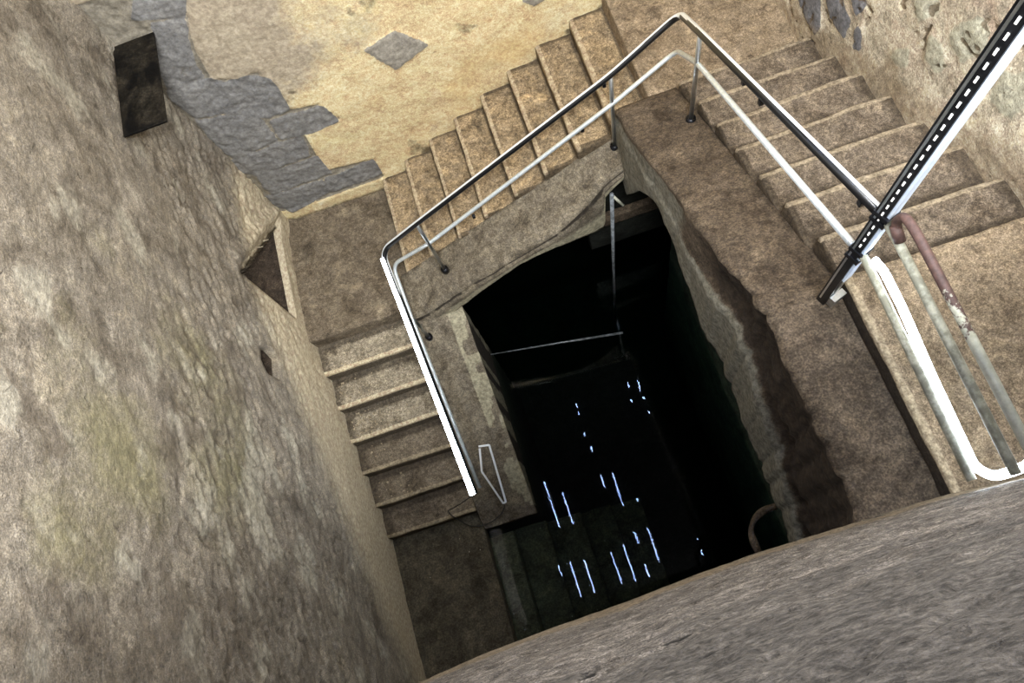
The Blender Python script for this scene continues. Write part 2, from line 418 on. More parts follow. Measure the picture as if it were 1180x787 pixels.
# back wall
STONES = [
 [(-1.746,-3.094), (-1.501,-3.208), (-1.580,-3.325), (-1.845,-3.218)],
 [(-1.767,-3.294), (-1.593,-3.352), (-1.687,-3.549), (-1.737,-3.714), (-1.746,-3.818), (-2.006,-3.823), (-1.954,-3.662), (-1.832,-3.435)],
 [(-2.022,-3.847), (-1.711,-3.852), (-1.654,-3.947), (-1.850,-4.184), (-2.016,-4.163), (-2.053,-3.930)],
 [(-1.671,-3.938), (-1.493,-3.942), (-1.361,-4.037), (-1.369,-4.237), (-1.385,-4.391), (-1.545,-4.394), (-1.816,-4.186)],
 [(-2.024,-4.196), (-1.840,-4.227), (-1.671,-4.311), (-1.615,-4.411), (-1.622,-4.667), (-2.016,-4.707), (-2.048,-4.414)],
 [(-1.558,-4.444), (-1.144,-4.477), (-1.107,-4.682), (-1.449,-4.707), (-1.580,-4.671)],
 [(-2.054,-4.728), (-1.628,-4.706), (-1.437,-4.735), (-1.480,-4.970), (-1.962,-4.994), (-2.062,-4.930)],
 [(-1.961,-5.018), (-1.436,-5.020), (-1.418,-5.292), (-1.985,-5.304), (-1.998,-5.167)],
 [(-2.079,-5.321), (-1.527,-5.348), (-1.553,-5.540), (-1.947,-5.634), (-2.067,-5.521)],
 [(-1.496,-5.342), (-1.037,-5.313), (-1.033,-5.537), (-1.083,-5.557), (-1.542,-5.547)],
 [(-0.644,-4.092), (-0.395,-4.028), (-0.217,-4.251), (-0.493,-4.359)],
 [(.55,-4.16), (.72,-4.1), (.75,-4.2), (.62,-4.24)]]
PATCH = [(-1.40,-3.0), (-1.489,-3.214), (-1.60,-3.433), (-1.66,-3.586), (-1.702,-3.861), (-1.616,-3.906), (-1.404,-3.94), (-1.347,-4.107), (-1.36,-4.398), (-1.159,-4.44), (-1.07,-4.676), (-1.40,-4.728), (-1.42,-4.964), (-1.406,-5.226), (-1.02,-5.296), (-1.02,-5.6), (-2.3,-5.62), (-2.3,-3.0)]
bbs = [(min(p[0] for p in s)-.05, max(p[0] for p in s)+.05, min(p[1] for p in s)-.05, max(p[1] for p in s)+.05) for s in STONES]
def back_place(x, z):
    st = 0.0
    for s, b in zip(STONES, bbs):
        if b[0] < x < b[1] and b[2] < z < b[3]: st = max(st, sstep(-.030, .004, sdf(x, z, s) + .010*fnoise((x*9, z*9, 1), 1, 3)))
    pa = sstep(-.02, .03, sdf(x, z, PATCH)) if -2.4 < x < -.9 and -5.7 < z < -2.9 else 0.0
    d = .012*fnoise((x*1.2, z*1.2, 3), 1, 3) + .006*fnoise((x*6, z*6, 8), 1, 4)
    d += .018*pa - .012*st + .03*sstep(-1.95, -2.1, x)*sstep(-3.2, -4.6, z)
    if pa > .5: d += .010*fnoise((x*14, z*14, 2), 1, 4)
    bl = 1.0 if (st > 0 and x > -.75) else 0.0
    at = {'stone': st*(1-bl), 'mortar': pa*(1-st), 'block': st*bl}
    at['grey'] = max(0, min(1, sstep(-.1, -1.3, x)*sstep(-4.75, -3.9, z)*.9 + .35*fnoise((x*1.6, z*2.2, 6), 1, 5)))
    at['ochre'] = max(0, min(1, .45*sstep(.8, .1, abs(x-.2))*sstep(-4.1, -4.6, z) + .55*fnoise((x*1.4, z*1.8, 11), 1, 4) + .3*sstep(.2, 1.4, x)))
    nos = zB - (xB0-x)/tB*rB if x > xB0-9*tB else zC
    at['dirt'] = max(0, min(1, .8*sstep(.12, -.05, z-max(nos-.16, zC)) + .5*sstep(.35, .8, fnoise((x*2.5, z*2.5, 21), 1, 5))))
    at['wet'] = sstep(-5.95, -6.3, z)  # wet-looking dark band painted low down to hide stray light
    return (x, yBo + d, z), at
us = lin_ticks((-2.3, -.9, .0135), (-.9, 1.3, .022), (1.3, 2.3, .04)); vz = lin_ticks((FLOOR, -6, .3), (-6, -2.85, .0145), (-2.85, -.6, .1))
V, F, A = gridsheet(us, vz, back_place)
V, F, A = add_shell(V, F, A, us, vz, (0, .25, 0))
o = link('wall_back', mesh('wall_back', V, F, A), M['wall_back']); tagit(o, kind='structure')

# right wall
RST = [
 [(3.202,-4.048), (2.915,-3.775), (2.801,-4.012), (2.843,-4.117), (3.003,-4.103)],
 [(2.872,-3.769), (2.696,-3.634), (2.570,-3.698), (2.563,-3.855), (2.737,-3.870)],
 [(2.654,-3.561), (2.496,-3.424), (2.493,-3.552), (2.537,-3.613)],
 [(2.491,-3.643), (2.425,-3.636), (2.398,-3.788), (2.474,-3.854), (2.512,-3.745)],
 ]
RPL = [[(2.006,-3.193), (1.902,-3.158), (1.817,-3.235), (1.827,-3.363), (1.989,-3.349)],
 [(2.178,-3.474), (2.055,-3.372), (2.019,-3.520), (2.194,-3.597)],
 [(1.890,-3.042), (1.798,-2.891), (1.705,-2.889), (1.664,-3.000), (1.747,-3.139), (1.861,-3.128)],
 [(1.535,-2.953), (1.426,-2.784), (1.351,-2.863), (1.375,-3.046), (1.529,-3.131)],
 [(1.30,-2.75), (1.10,-2.62), (1.02,-2.85), (1.15,-3.0)], [(2.25,-3.2), (2.1,-3.05), (2.0,-3.1), (2.1,-3.25)]]
def right_place(y, z):
    st = max(sstep(-.02, .03, sdf(y, z, s) + .02*fnoise((y*8, z*8, 4), 1, 3)) for s in RST)
    if st < .02: st = 0.0
    pl = max(sstep(-.03, .05, sdf(y, z, s) + .03*fnoise((y*7, z*7, 5), 1, 3)) for s in RPL)
    d = .014*fnoise((y*1.6, z*1.6, 3), 1, 3) + .006*fnoise((y*7, z*7, 8), 1, 4) + .012*st + .012*pl
    cr = abs(fnoise((y*2.4, z*2.4, 15), 1, 3)); ck = sstep(.045, 0, cr)*sstep(-.2, .2, fnoise((y*1.5, z*1.5, 25), 1, 2)); d -= .02*ck
    nos = zA - (y-yR0)/tR*rR if y > yR0 else zA
    at = {'crack': ck, 'stone': st, 'pale': max(0, min(1, pl + .3*fnoise((y*1.8, z*1.8, 31), 1, 4)))}
    at['dirt'] = max(0, min(1, .75*sstep(.30, .0, z-nos) + .4*sstep(.3, .8, fnoise((y*3, z*3, 17), 1, 4))))
    return (xRo - d, y, z), at
us = lin_ticks((-1.6, .2, .1), (.2, 4.05, .024)); vz = lin_ticks((FLOOR, -4.7, .3), (-4.7, -2.2, .024), (-2.2, -.6, .1))
V, F, A = gridsheet(us, vz, right_place, flip=True)
V, F, A = add_shell(V, F, A, us, vz, (.25, 0, 0))
o = link('wall_right', mesh('wall_right', V, F, A), M['wall_right']); tagit(o, kind='structure')

# front wall: the rough concrete face the viewer leans over, ending in a worn lower edge
EDGE = [(-2.4,-.20), (-.978,-.111), (-.674,-.080), (-.376,-.064), (-.083,-.055), (.212,-.036), (.451,-.026), (.849,-.028), (1.06,-.026), (1.231,-.031), (1.393,-.042), (1.526,-.046), (2.4,-.06)]
def edge_y(x):
    for (a, b), (c, d) in zip(EDGE, EDGE[1:]):
        if a <= x <= c: return b + (d-b)*(x-a)/(c-a)
    return EDGE[-1][1]
def front_place(x, z):
    k = (z+3.1)/2.9
    y = edge_y(x) - .075*max(0, k)**.8
    am = .35 + .65*sstep(-3.1, -2.2, z)
    y -= am*(.004*fnoise((x*4, z*3, 3), 1, 4) + .005*fnoise((x*14, z*16, 8), 1, 5) + .006*sstep(.08, 0, abs(fnoise((x*2.3, z*4.5, 13), 1, 3))))
    if k <= .004: y = edge_y(x) - .004*abs(fnoise((x*9, 1, 1), 1, 3)) - (.05 if z < -3.1 else 0)
    cr = sstep(.05, .0, abs(fnoise((x*1.6, z*5.5, 13), 1, 4)))*sstep(-.1, .3, fnoise((x*1.3, z*2, 41), 1, 3))
    y -= .010*cr*am
    at = {'dirt': max(0, min(1, sstep(-2.55, -3.05, z + .12*fnoise((x*3, 2, 2), 1, 3)))), 'crack': cr,
          'soot': max(0, min(1, 1.0*sstep(-1.75, -.7, z+.35*fnoise((x*2.2, z*2.2, 51), 1, 4)) + .6*sstep(.1, .6, fnoise((x*3.5, z*6, 61), 1, 5))))}  # shade painted in towards the wall top, plus random dark blotches
    return (x, y, z), at
us = lin_ticks((-2.3, -1.1, .08), (-1.1, 1.7, .018), (1.7, 2.4, .08)); vz = lin_ticks((-3.14, -3.1, .04), (-3.1, -.3, .02), (-.3, -.1, .1))
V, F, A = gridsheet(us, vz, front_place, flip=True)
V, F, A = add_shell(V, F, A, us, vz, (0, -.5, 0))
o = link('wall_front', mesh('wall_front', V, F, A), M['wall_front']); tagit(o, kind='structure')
# lower front wall, back in the dark under the overhang
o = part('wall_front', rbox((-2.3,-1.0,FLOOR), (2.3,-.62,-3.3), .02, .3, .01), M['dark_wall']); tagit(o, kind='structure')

# sunken wall of the well under the right-hand flight
o = part('wall_right', rbox((1.36,-.61,FLOOR), (1.5,2.92,-4.9), .02, .12, .012), M['green_wall']); tagit(o, kind='structure')

# ------------------------------------------------------------------ landings and well floor
o = part('floor', worn(rbox((1.285,-.6,zA-.135), (xRo+.03,yR0,zA), .014, .035, .006, seed=3), lambda x, y, z: sstep(.03, .01, x-1.285)*sstep(.03, .01, zA-z), lambda x, y, z: sstep(.02, .05, zA-z)), M['landing_tan']); tagit(o, kind='structure')  # side face darkened: its shade is put into the colour
o = part('floor', rbox((xB0,yR0+7*tR-.03,zB-.3), (xRo+.03,yBo+.035,zB), .014, .05, .006, seed=5), M['landing_tan']); tagit(o, kind='structure')
def landC(p):
    x, y, z = p
    if z > zC-.05: z += .012*fnoise((x*3, y*3, 5), 1, 4) + .012*sstep(.25, .7, fnoise((x*6, y*6, 9), 1, 4))*sstep(.35, .0, abs(x+1.5)) + .03*sstep(-1.98, -2.08, x)
    return x, y, z
o = part('floor', rbox((xLo-.03,yL0,zC-.4), (-1.0,yBo+.035,zC), .014, .03, .008, fn=landC, seed=8), M['landing_dirt']); tagit(o, kind='structure')
o = part('floor', rbox((xLo-.03,-.615,zD-.17), (xLi,yL0-6*tL+.05,zD), .014, .05, .006, seed=11), M['step_dark']); tagit(o, kind='structure')
o = part('floor', rbox((-2.4,-1.2,FLOOR-.2), (2.5,4.2,FLOOR), .01, .5, .01), M['dark_wall']); tagit(o, kind='structure')

# ------------------------------------------------------------------ stair flights
def jit(a): return random.uniform(-a, a)
# right flight
fl = thing('stair_flight', (1.55,2.0,zB-.2), 'brown worn stone steps descending along the right wall beside the wide sloping curb', 'stairs')
for k in range(1, 8):
    y1 = yR0+k*tR; z = zA-k*rR+jit(.004); tw = jit(.012)
    def fn(p, y1=y1, tw=tw): return (p.x, p.y + tw*(p.x-1.76), p.z - .010*sstep(.06, 0, y1-p.y)*(1+fnoise((p.x*3, p.y, k), 1, 2)))
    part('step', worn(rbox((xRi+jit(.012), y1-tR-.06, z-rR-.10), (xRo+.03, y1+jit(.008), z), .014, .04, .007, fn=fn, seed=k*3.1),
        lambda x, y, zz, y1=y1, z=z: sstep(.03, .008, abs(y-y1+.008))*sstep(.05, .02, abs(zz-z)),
        lambda x, y, zz, y1=y1, z=z: max(.9*sstep(.12, .02, y-(y1-tR)), .65*sstep(.16, .0, xRo-x), 1.0*sstep(.03, .0, x-xRi), sstep(.05, .10, z-zz))), M['step_brown'], fl)  # dirt along the wall; shade painted on tread rear, riser, inner side
# far flight
f2 = thing('stair_flight', (0,3.3,zC-.3), 'ochre stone steps descending leftward below the yellow plaster wall', 'stairs')
for k in range(1, 9):
    x0 = xB0-k*tB; z = zB-k*rB+jit(.004); tw = jit(.012)
    def fn(p, x0=x0, tw=tw): return (p.x + tw*(p.y-3.5), p.y, p.z - .010*sstep(.06, 0, p.x-x0)*(1+fnoise((p.x, p.y*3, k), 1, 2)))
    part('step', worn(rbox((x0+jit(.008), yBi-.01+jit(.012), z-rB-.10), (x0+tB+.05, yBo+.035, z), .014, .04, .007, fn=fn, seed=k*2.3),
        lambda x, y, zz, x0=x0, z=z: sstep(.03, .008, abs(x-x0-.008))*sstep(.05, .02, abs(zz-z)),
        lambda x, y, zz, x0=x0, z=z: max(.8*sstep(.05, .0, x0+tB-x), .75*sstep(.06, .0, yBo-y), sstep(.02, .0, y-yBi), sstep(.05, .10, z-zz))), M['step_tan'], f2)  # wall-side dirt, with riser and inner-side shade put into the colour
# left flight
f3 = thing('stair_flight', (-1.6,1.8,zD-.1), 'grey gritty steps descending along the left plaster wall under the lit handrail', 'stairs')
for k in range(1, 7):
    y0 = yL0-k*tL; z = zC-k*rL+jit(.003); tw = jit(.010)
    def fn(p, y0=y0, tw=tw): return (p.x, p.y + tw*(p.x+1.6), p.z - .008*sstep(.05, 0, p.y-y0)*(1+fnoise((p.x*3, p.y, k), 1, 2)))
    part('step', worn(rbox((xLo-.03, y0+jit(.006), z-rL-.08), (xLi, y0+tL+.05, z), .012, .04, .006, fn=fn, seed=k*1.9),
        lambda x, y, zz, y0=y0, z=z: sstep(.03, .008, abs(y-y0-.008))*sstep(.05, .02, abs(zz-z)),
        lambda x, y, zz, y0=y0, z=z: max(.95*sstep(.12, .0, y0+tL-y), .6*sstep(.2, .02, x-xLo), sstep(.03, .07, z-zz))), M['step_grey'] if k < 4 else M['step_mud'], f3)  # dirt by the wall, painted shade at tread rear and riser
# sunken flight along the front wall
f4 = thing('stair_flight', (-.3,.1,zD-1.2), 'dark submerged steps descending rightward into the black water', 'stairs')
xF = [-1.22, -.985, -.672, -.333, -.03, .27, .57]
for k in range(1, 6):
    z = zD-k*.16; part('step', rbox((xF[k-1]-.06, -.615, z-.32), (xF[k], .80+jit(.02), z), .014, .06, .006, seed=k*4.7), M['step_dark'], f4)

# --- right curb (stringer)
def rtop(y): return -3.30 if y < .935 else -3.30-.494*(y-.935)
def rx_in(y):
    a = .935 - .03*sstep(.9, 1.6, y) - .03*sstep(1.9, 2.6, y)
    return a + .010*fnoise((1, y*5, 2), 1, 4)
RLOW = [(-.7,-4.85), (.135,-4.70), (.747,-4.60), (1.335,-4.55), (1.66,-4.42), (1.906,-4.325), (2.147,-4.28), (2.303,-4.39), (2.44,-4.56), (2.56,-4.80), (2.70,-5.05), (2.80,-4.98), (2.95,-4.95)]
RMID = [(-.7,-4.50), (-.04,-4.50), (.535,-4.10), (1.069,-3.86), (1.5,-4.02), (1.912,-4.08), (2.4,-4.22), (2.95,-4.40)]
ys = lin_ticks((-.7, -.15, .05), (-.15, 2.95, .02))
prof = [('o', t) for t in (0, 1)] + [('t', t/12) for t in range(0, 13)] + [('f', t/40) for t in range(1, 41)] + [('b', t/3) for t in range(1, 4)]
V = []; A = {'dark': [], 'pale': []}
for y in ys:
    zt, zl, zm = rtop(y), ipl(RLOW, y), ipl(RMID, y); xi, xo = rx_in(y), xRi + .0
    rag = (.030*max(0, fnoise((3, y*4, 1), 1, 4)) + .035*max(0, fnoise((8, y*11, 1), 1, 4)))*sstep(1.8, 1.1, y)
    for s, t in prof:
        dk = pl = 0.0
        if s == 'o': p = (xo, y, zl + (zt-zl)*t - .012*(t == 1))
        elif s == 't':
            x = xo - .012 + (xi+rag-xo+.012)*t
            p = (x, y, zt + .010*fnoise((x*4, y*4, 1), 1, 4) - .016*(t > .95) - .05*rag/.03*(t > .9)*.4)
        elif s == 'f':
            z = zt-.03 + (zl-zt+.03)*t
            lo = sstep(zm+.04, zm-.04, z)                     # below: smooth face; above: rough set-back band
            rough = (1-lo)*sstep(1.75, 1.2, y)
            x = xi + rag + .05*rough*(.3+.9*sstep(0, .25, t)) + rough*(.035*fnoise((1, y*3.4, z*6), 1, 4) + .015*fnoise((4, y*12, z*14), 1, 3)) - .015*lo + .006*fnoise((2, y*4, z*4), 1, 3)
            p = (x, y, z); dk = rough; pl = max(lo*(.6+.4*sstep(.3, 0, abs(z-zm+.12))), .9*sstep(1.5, 2.1, y)*sstep(0, .12, t))
        else: p = (xi + (xo-xi)*t, y, zl)
        V.append(p); A['dark'].append(dk); A['pale'].append(pl)
n = len(prof); F = []
for j in range(len(ys)-1):
    for i in range(n):
        F.append((j*n+i, j*n+(i+1) % n, (j+1)*n+(i+1) % n, (j+1)*n+i))
F.append(tuple(range(n))); F.append(tuple((len(ys)-1)*n+i for i in range(n))[::-1])
me = mesh('stringer', V, F, A); bm = bmesh.new(); bm.from_mesh(me); bmesh.ops.recalc_face_normals(bm, faces=bm.faces); bm.to_mesh(me); bm.free()
link('stringer', me, M['curb'], fl)
# broken end under the curb, close to the front wall
arc = [(.93,.18,-4.72), (.857,.18,-4.75), (.785,.15,-4.75), (.735,.087,-4.75), (.73,.02,-4.75), (.735,-.06,-4.75)]
part('broken_edge', tube(arc, lambda t: .020+.004*math.sin(t*9), 8, .04), M['curb'], fl)

# --- far curb
def bz_out(x): return -5.05+.5*(x-.068)
BIN = [(-1.2,-5.745), (-1.0,-5.70), (-.603,-5.486), (-.144,-5.27), (.244,-5.09), (.655,-4.857), (.88,-4.746), (.96,-4.70)]
def bz_in(x): return ipl(BIN, x)
BLOW = [(-1.15,-6.1), (-.72,-5.78), (-.655,-5.735), (-.43,-5.57), (-.25,-5.45), (-.084,-5.36), (.07,-5.30), (.222,-5.275), (.42,-5.33), (.62,-5.43), (.665,-5.44), (.69,-4.98), (.96,-4.78)]
xs = lin_ticks((-1.13, .95, .02))
prof = [('o', t) for t in (0, 1)] + [('t', t/12) for t in range(13)] + [('f', t/14) for t in range(1, 15)] + [('b', t/3) for t in (1, 2, 3)]
V = []; A = {'dark': [], 'pale': []}
for x in xs:
    zo, zi, zl = bz_out(x), bz_in(x), ipl(BLOW, x)
    zo = max(zo, zC-.02) ; zi = max(zi, zC-.03); zl = min(zl, zi-.03)
    yi = 2.60 + .15*sstep(.2, .9, x) + .008*fnoise((x*5, 1, 1), 1, 3); yo = yBi
    rag = .018*max(0, fnoise((x*5, 7, 1), 1, 4))
    for s, t in prof:
        dk = pl = 0.0
        if s == 'o': p = (x, yo, zl+(zo-zl)*t)
        elif s == 't':
            y = yo + (yi-yo)*t; p = (x, y, zo+(zi-zo)*t + .008*fnoise((x*4, y*4, 2), 1, 4) - .012*(t > .95))
        elif s == 'f':
            z = zi-.012+(zl-zi+.012)*t; q = rag*sstep(.25, 0, t)
            p = (x, yi + q - .02*sstep(.1, .35, t) + .006*fnoise((x*4, 3, z*5), 1, 3), z); dk = 1.0*(t < .16)*sstep(-.1, .1, fnoise((x*6, 5, 5), 1, 3)+.25); pl = sstep(.25, .9, t)
        else: p = (x, yi-.02+(yo-yi+.02)*t, zl)
        V.append(p); A['dark'].append(dk); A['pale'].append(pl)
n = len(prof); F = []
for j in range(len(xs)-1):
    for i in range(n): F.append((j*n+i, j*n+(i+1) % n, (j+1)*n+(i+1) % n, (j+1)*n+i))
F.append(tuple(range(n))); F.append(tuple((len(xs)-1)*n+i for i in range(n))[::-1])
# opening in the face at its right-hand end (the dark recess behind the pole)
me = mesh('stringer', V, F, A); bm = bmesh.new(); bm.from_mesh(me); bmesh.ops.recalc_face_normals(bm, faces=bm.faces); bm.to_mesh(me); bm.free()
link('stringer', me, M['curb_grey'], f2)
part('ledge', rbox((.70,2.985,-6.03), (1.34,3.06,-5.89), .012, .05, .006), M['curb'], f2)
part('recess_back', rbox((.60,3.07,-6.6), (1.35,3.2,-4.95), .012, .1, .012), M['dark_wall'], f2)  # black panel added so the recess looks deep in shade

# --- left curb
def lfn(p):
    s = (2.62-p.y)/(2.62-.85); top = zC-.01 - s*(zC-zD-.0)
    k = (p.z-(-9.2))/(0-(-9.2))
    z = -9.2 + k*(top+9.2)
    if k > .95: z += .008*fnoise((p.x*4, p.y*4, 3), 1, 4)
    return p.x + .006*fnoise((1, p.y*5, z*5), 1, 3), p.y, z
v1, f_1 = rbox((xLi,.85,-9.2), (-.70,2.62,0), .014, .04, .004, fn=lfn)
zs = [v[2] for v in v1]
part('stringer', (v1, f_1, {'pale': [0.9 if v[0] > -.85 and fnoise((v[0]*4, v[1]*3, 6), 1, 3) > -.1 and v[2] > -7 else 0.0 for v in v1], 'dark': [1.0 if v[2] < -6.95 or (v[0] > -.705 and v[2] < zC-.02-(2.62-v[1])*.627-.03) else 0.0 for v in v1]}), M['curb_grey'], f3)

# ------------------------------------------------------------------ water
o = part('water', rbox((-2.2,-.61,FLOOR-.02), (2.3,4.05,WATER), .001, 3, 0), M['water'], smooth=False)
tagit(o, 'still black green water filling the bottom of the stairwell', 'water', kind='stuff')

# ------------------------------------------------------------------ ceiling with slits of daylight
ce = thing('ceiling', (0,2,2.0), None, None); tagit(ce, kind='structure')
part('roof_slab', rbox((-3.0,-2.0,2.02), (3.2,5.2,2.2), .01, .6, .0), M['roof'], ce)
SL = [(-.561,1.119,-.548,.667), (-.424,.972,-.419,.668), (.086,.997,.078,.679), (-.031,1.009,-.028,.889), (.226,.411,.224,.109), (.622,.232,.611,.054),
 (-.667,.346,-.657,.247), (-.551,.343,-.546,.027), (-.421,.328,-.414,.026), (-.164,.321,-.158,.028), (-.038,.347,-.032,.014), (.098,.426,.102,.32), (.093,.133,.092,.016),
 (-.031,1.748,-.034,1.70), (-.034,1.66,-.034,1.629), (-.048,1.453,-.048,1.41), (-.03,1.296,-.03,1.25), (.513,1.793,.508,1.729), (.614,1.776,.602,1.669), (.734,1.716,.739,1.68),
 (.486,1.617,.49,1.58), (.605,1.604,.612,1.574), (.605,1.458,.609,1.421), (.216,.71,.228,.673)]
kf = (2.0-WATER)/(-WATER) + 1.0 - 1.0
kf = 1 + (2.0-WATER)/(-WATER)
for a, b, c, d in SL:
    x0, y0, x1, y1 = [q*kf*(-WATER)/7.0 for q in (a, b, c, d)]
    w = .011 if abs(y0-y1) > .3 else .014
    part('skylight_slit', ([(x0-w,y0,2.01), (x0+w,y0,2.01), (x1+w,y1,2.01), (x1-w,y1,2.01), (x0-w,y0,2.0), (x0+w,y0,2.0), (x1+w,y1,2.0), (x1-w,y1,2.0)],
        [(0,1,2,3), (7,6,5,4), (0,4,5,1), (1,5,6,2), (2,6,7,3), (3,7,4,0)]), M['slit'], ce, smooth=False)

# ------------------------------------------------------------------ handrail
TOP = [(1.214,.905,-2.46), (1.249,2.544,-3.31), (1.310,2.965,-3.62), (.849,2.915,-3.885), (-.706,2.81,-4.61), (-1.049,2.795,-4.79), (-1.035,2.2,-5.125), (-1.02,1.011,-5.80)]
MID = [(1.214,.905,-2.76), (1.249,2.544,-3.55), (1.300,2.955,-3.93), (.849,2.905,-4.165), (-.706,2.80,-4.93), (-1.066,2.845,-5.135), (-1.075,2.45,-5.40), (-1.03,1.10,-6.13)]
rl = thing('stair_railing', (0,2.8,zC), 'stainless steel double handrail turning two corners above the stairwell', 'railing')
vs, fs = tube(TOP, .021, 48, .10)
seg = 48; dk = []
for i in range(0, len(vs), seg):
    c = Vector((sum(v[0] for v in vs[i:i+seg])/seg, sum(v[1] for v in vs[i:i+seg])/seg, sum(v[2] for v in vs[i:i+seg])/seg))
    # dark reflection painted along the side that faces the well
    inw = Vector((-1, 0, 0)) if c.y < 2.8 and c.x > 0 else Vector((1, 0, 0)) if c.y < 2.7 else Vector((0, -1, 0))
    if c.x > .95 and c.y > 2.6: inw = Vector((-(c.y < 2.9)*1.0-.3, -.8 if c.y > 2.75 else -.2, 0)).normalized()
    for v in vs[i:i+seg]:
        n_ = (Vector(v)-c)/.021
        dk.append(1.0 if n_.dot(inw*.945+Vector((0,0,.33))) > .52 else 0.0)
part('top_rail', (vs, fs, {'grip': dk}), M['two_tone'], rl)
part('middle_rail', tube(MID, .0155, 16, .09), M['galv'], rl)
part('middle_rail', tube([(1.214,.905,-2.745), (1.203,.835,-2.72), (1.177,-.008,-2.72)], .016, 14, .03), M['old_paint'], rl)
for b, t in (((1.249,2.544,-4.10), (1.249,2.544,-3.32)), ((.849,2.918,-4.70), (.849,2.915,-3.90)), ((-.706,2.80,-5.45), (-.706,2.80,-4.62)), ((-1.065,2.455,-5.92), (-1.07,2.46,-5.38))):
    p = part('post', tube([b, t], .015, 12, 0), M['steel'], rl)
    zf = {1.249: -4.10, .849: -4.70, -.706: -5.43, -1.065: -5.875}[b[0]]
    part('base_plate', tube([(b[0],b[1],zf-.03), (b[0],b[1],zf+.025)], .032, 14, 0), M['dark_steel'], p)
for q in ((-.30,2.803,-4.745), (.62,2.893,-4.285), (.80,2.91,-3.92), (1.237,2.0,-3.03), (1.233,1.82,-2.955), (1.216,1.02,-2.53)):
    part('bracket', rbox((q[0]-.012,q[1]-.012,q[2]-.045), (q[0]+.012,q[1]+.012,q[2]-.01), .003, .02, 0), M['dark_steel'], rl)

# ------------------------------------------------------------------ slotted post
sp = thing('slotted_post', (1.214,.921,-3.3), 'tall slotted steel channel post clamped to the handrail on the right curb', 'post')
p0, p1 = Vector((1.214,.921,-3.3)), Vector((1.213,.880,-1.0))
d = (p1-p0).normalized()
ang = math.radians(20)
ex = Vector((math.cos(ang), math.sin(ang), 0)); ex = (ex - d*ex.dot(d)).normalized(); ey = d.cross(ex)
def chan(u0, u1, w0, w1, h0, h1):
    vs = [tuple(p0 + ex*u + ey*w + d*h) for h in (h0, h1) for (u, w) in ((u0,w0), (u1,w0), (u1,w1), (u0,w1))]
    return vs, [(0,3,2,1), (4,5,6,7), (0,1,5,4), (1,2,6,5), (2,3,7,6), (3,0,4,7)]
H = (p1-p0).length
part('channel', chan(-.026,.018,-.018,.026,0,H), M['dark_steel'], sp, smooth=False)
part('side_face', chan(-.020,.024,-.030,-.019,.30,H), M['pale_steel'], sp, smooth=False)
part('side_face', chan(-.006,.014,-.024,-.019,.02,.30), M['steel'], sp, smooth=False)
part('edge_strip', chan(-.030,-.027,.010,.018,.05,H), M['steel'], sp, smooth=False)
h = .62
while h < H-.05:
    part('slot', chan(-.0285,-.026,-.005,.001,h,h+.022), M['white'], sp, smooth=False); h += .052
for hh in (.50, .56, .82, .86):
    part('clamp', chan(-.032,.030,-.034,.030,hh,hh+.022), M['dark_steel'], sp, smooth=False)
part('base_clamp', chan(-.02,.05,-.05,-.02,.03,.10), M['steel'], sp, smooth=False)

# ------------------------------------------------------------------ old painted railing over the near landing
ol = thing('old_railing', (1.21,.4,zA), 'old pipe railing with chipped cream paint and rusty top pipe over the near landing', 'railing')
part('lower_pipe', tube([(1.214,.87,-2.46), (1.210,.80,-2.45), (1.210,-.03,-2.50)], .0165, 14, .02), M['old_paint'], ol)
part('top_pipe', tube([(1.212,.80,-2.43), (1.2035,.845,-2.39), (1.203,.83,-2.315), (1.203,.76,-2.305), (1.206,.03,-2.35)], .0165, 14, .035), M['rusty'], ol)
part('elbow', tube([(1.212,.79,-2.44), (1.2035,.838,-2.40)], .0195, 14, 0), M['rusty'], ol)

# ------------------------------------------------------------------ light strips
o = part('led_strip', tube([(1.222,.84,-2.70), (1.245,.80,-2.72), (1.243,.65,-2.72), (1.222,.38,-2.72), (1.205,.03,-2.72), (1.235,-.018,-2.70), (1.33,-.02,-2.70), (1.46,.01,-2.73)], .016, 10, .06), M['led'])
tagit(o, 'glowing white light strip over the near landing, bending right at its foot', 'light strip')
o = part('led_strip', tube([(-1.078,2.74,-4.80), (-1.060,2.2,-5.105), (-1.045,1.9,-5.275)], .015, 10, 0), M['led'])
o2 = part('led_strip', tube([(-1.06,2.74,-4.80), (-1.055,2.2,-5.10), (-1.04,1.005,-5.78)], lambda t: .015+.009*sstep(.8, 1, t), 10, 0), M['led_soft'])
bpy.data.objects.remove(o)
tagit(o2, 'glowing white light strip along the left handrail, its bright tip above the lowest steps', 'light strip')

# ------------------------------------------------------------------ small things
o = part('bent_rod', tube([(-.985,1.505,-6.40), (-.895,1.497,-6.44), (-.93,1.004,-6.72), (-.955,1.0,-6.70), (-1.035,1.30,-6.50), (-.985,1.49,-6.42)], .010, 8, .01), M['bright'])
tagit(o, 'thin bright bent steel rod forming a narrow loop at the foot of the left handrail', 'rod')
cab = []
for i in range(13):
    t = i/12; cab.append((-1.05 - .42*math.sin(t*math.pi)*(1-.2*t), 1.05 - .12*t - .10*math.sin(t*2.6), -6.05 - .72*min(1, t*1.6) + .0))
o = part('cable', tube([(-1.03,1.02,-5.85), (-1.25,1.05,-6.3), (-1.47,1.09,-6.70), (-1.45,1.04,-6.69), (-1.33,.90,-6.86), (-1.15,.88,-6.86), (-1.0,.93,-6.80), (-.955,.985,-6.75)], .005, 6, .08), M['cable'])
tagit(o, 'thin dark cable looping from the left light strip across the bottom steps', 'cable')
o = part('shelf_slab', rbox((-2.08,3.272,-3.352), (-1.797,3.985,-3.335), .003, .05, .0005), M['black_stone'])
tagit(o, 'black mottled rectangular slab fixed across the top left corner of the walls', 'slab')
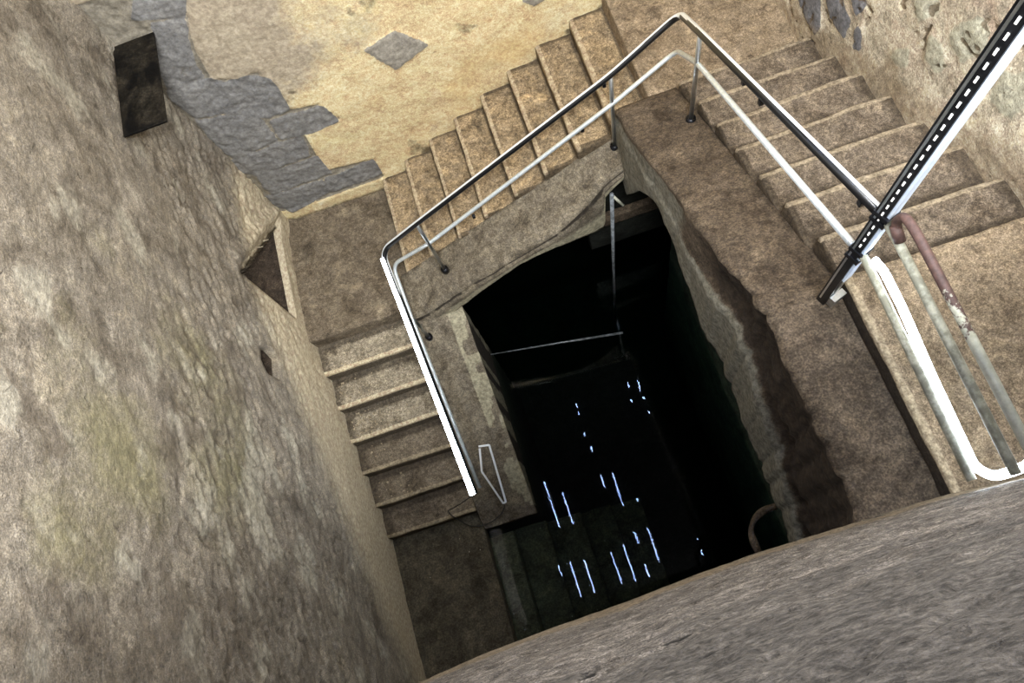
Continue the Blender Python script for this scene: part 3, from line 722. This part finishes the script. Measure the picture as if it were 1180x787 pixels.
pl_ = thing('pole', (.70,2.65,-7.4), 'thin wet vertical pole standing in the water near the far right corner', 'pole')
part('shaft', tube([(.745,2.71,-4.98), (.70,2.655,-6.0), (.648,2.585,-7.4)], lambda t: .017 - .006*t, 10, 0), M['wet_pipe'], pl_)
part('brace', tube([(.745,2.715,-5.0), (.815,2.66,-5.12)], .012, 8, 0), M['old_paint'], pl_)
o = part('floating_pipe', tube([(.640,2.292,-7.012), (0.0,2.406,-7.01), (-.700,2.526,-7.016)], lambda t: .013 - .007*t, 8, 0), M['wet_pipe'])
tagit(o, 'thin pale pipe lying level on the black water across the stairwell', 'pipe')
# rubble at the far left corner
parts_ = []
for i in range(26):
    x, y = -1.0+random.gauss(0, .035), 2.82+random.gauss(0, .06); r = random.uniform(.008, .03)
    z = zC+.01+r*.5
    parts_.append(rbox((x-r, y-r*.8, z-r*.6), (x+r, y+r*.8, z+r*.6), r*.3, r, r*.3, seed=i*3.3, nscale=30))
o = part('rubble', merge(parts_), M['rubble']); tagit(o, 'small heap of pale rubble at the inner corner of the far left landing', 'rubble', kind='stuff')
parts_ = []
for i in range(150):
    k = random.choice((2, 2, 3, 3, 3, 4, 1, 5)); x = -2.03+abs(random.gauss(0, .25)); y = yL0-k*tL+random.uniform(.03, .25); z = zC-k*rL
    if x > -1.3: continue
    r = random.choice((.004, .005, .006, .009))
    parts_.append(rbox((x-r, y-r, z-r*.4), (x+r, y+r, z+r*1.2), r*.5, r*2, 0))
o = part('grit', merge(parts_), M['rubble']); tagit(o, 'scattered pale grit on the steps beside the left wall', 'grit', kind='stuff')

# ------------------------------------------------------------------ light
w = bpy.data.worlds.new('sky'); bpy.context.scene.world = w; w.use_nodes = True
bg = w.node_tree.nodes['Background']; bg.inputs[0].default_value = (.95,.97,1.0,1); bg.inputs[1].default_value = 2.6
def area(name, loc, target, size, power, col):
    l = bpy.data.lights.new(name, 'AREA'); l.shape = 'RECTANGLE'; l.size, l.size_y = size; l.energy = power; l.color = col
    o = bpy.data.objects.new(name, l); C.objects.link(o)
    o.location = Vector(loc)+Vector((0,0,ZO))
    o.rotation_euler = (Vector(target)-Vector(loc)).to_track_quat('-Z', 'Y').to_euler()
    return o
area('daylight_key', (.4,-.75,1.8), (.4,2.8,-4.2), (1.8,.6), 780, (.98,.985,.98))  # unseen area lamp added under the roof, lighting from the front
area('daylight_right', (3.6,1.4,1.6), (-2.0,1.6,-4.2), (2.0,1.2), 260, (.97,.985,1.0))
area('daylight_far', (.8,5.6,.6), (.6,-.1,-2.6), (2.4,1.0), 240, (.97,.98,1.0))  # unseen fill lamp added to brighten the front wall

# ------------------------------------------------------------------ camera
cam = bpy.data.cameras.new('camera'); co = bpy.data.objects.new('camera', cam); C.objects.link(co)
R = Matrix(((0.9453474213113672, 0.32042866167011425, 0.060363281887650756), (-0.2814398037088733, 0.8953457696374747, -0.3451776204805128), (-0.1646508120485878, 0.30932414320996265, 0.9365941941519621)))
co.matrix_world = Matrix.Translation((0,0,ZO)) @ R.to_4x4()
cam.sensor_fit = 'HORIZONTAL'; cam.sensor_width = 36; cam.lens = 838.94/1180*36; cam.clip_start = .02
sc = bpy.context.scene; sc.camera = co
sc.view_settings.view_transform = 'Standard'; sc.view_settings.look = 'None'
sc.view_settings.exposure = 0.12
sc.cycles.use_denoising = True
sc.cycles.caustics_reflective = False; sc.cycles.caustics_refractive = False
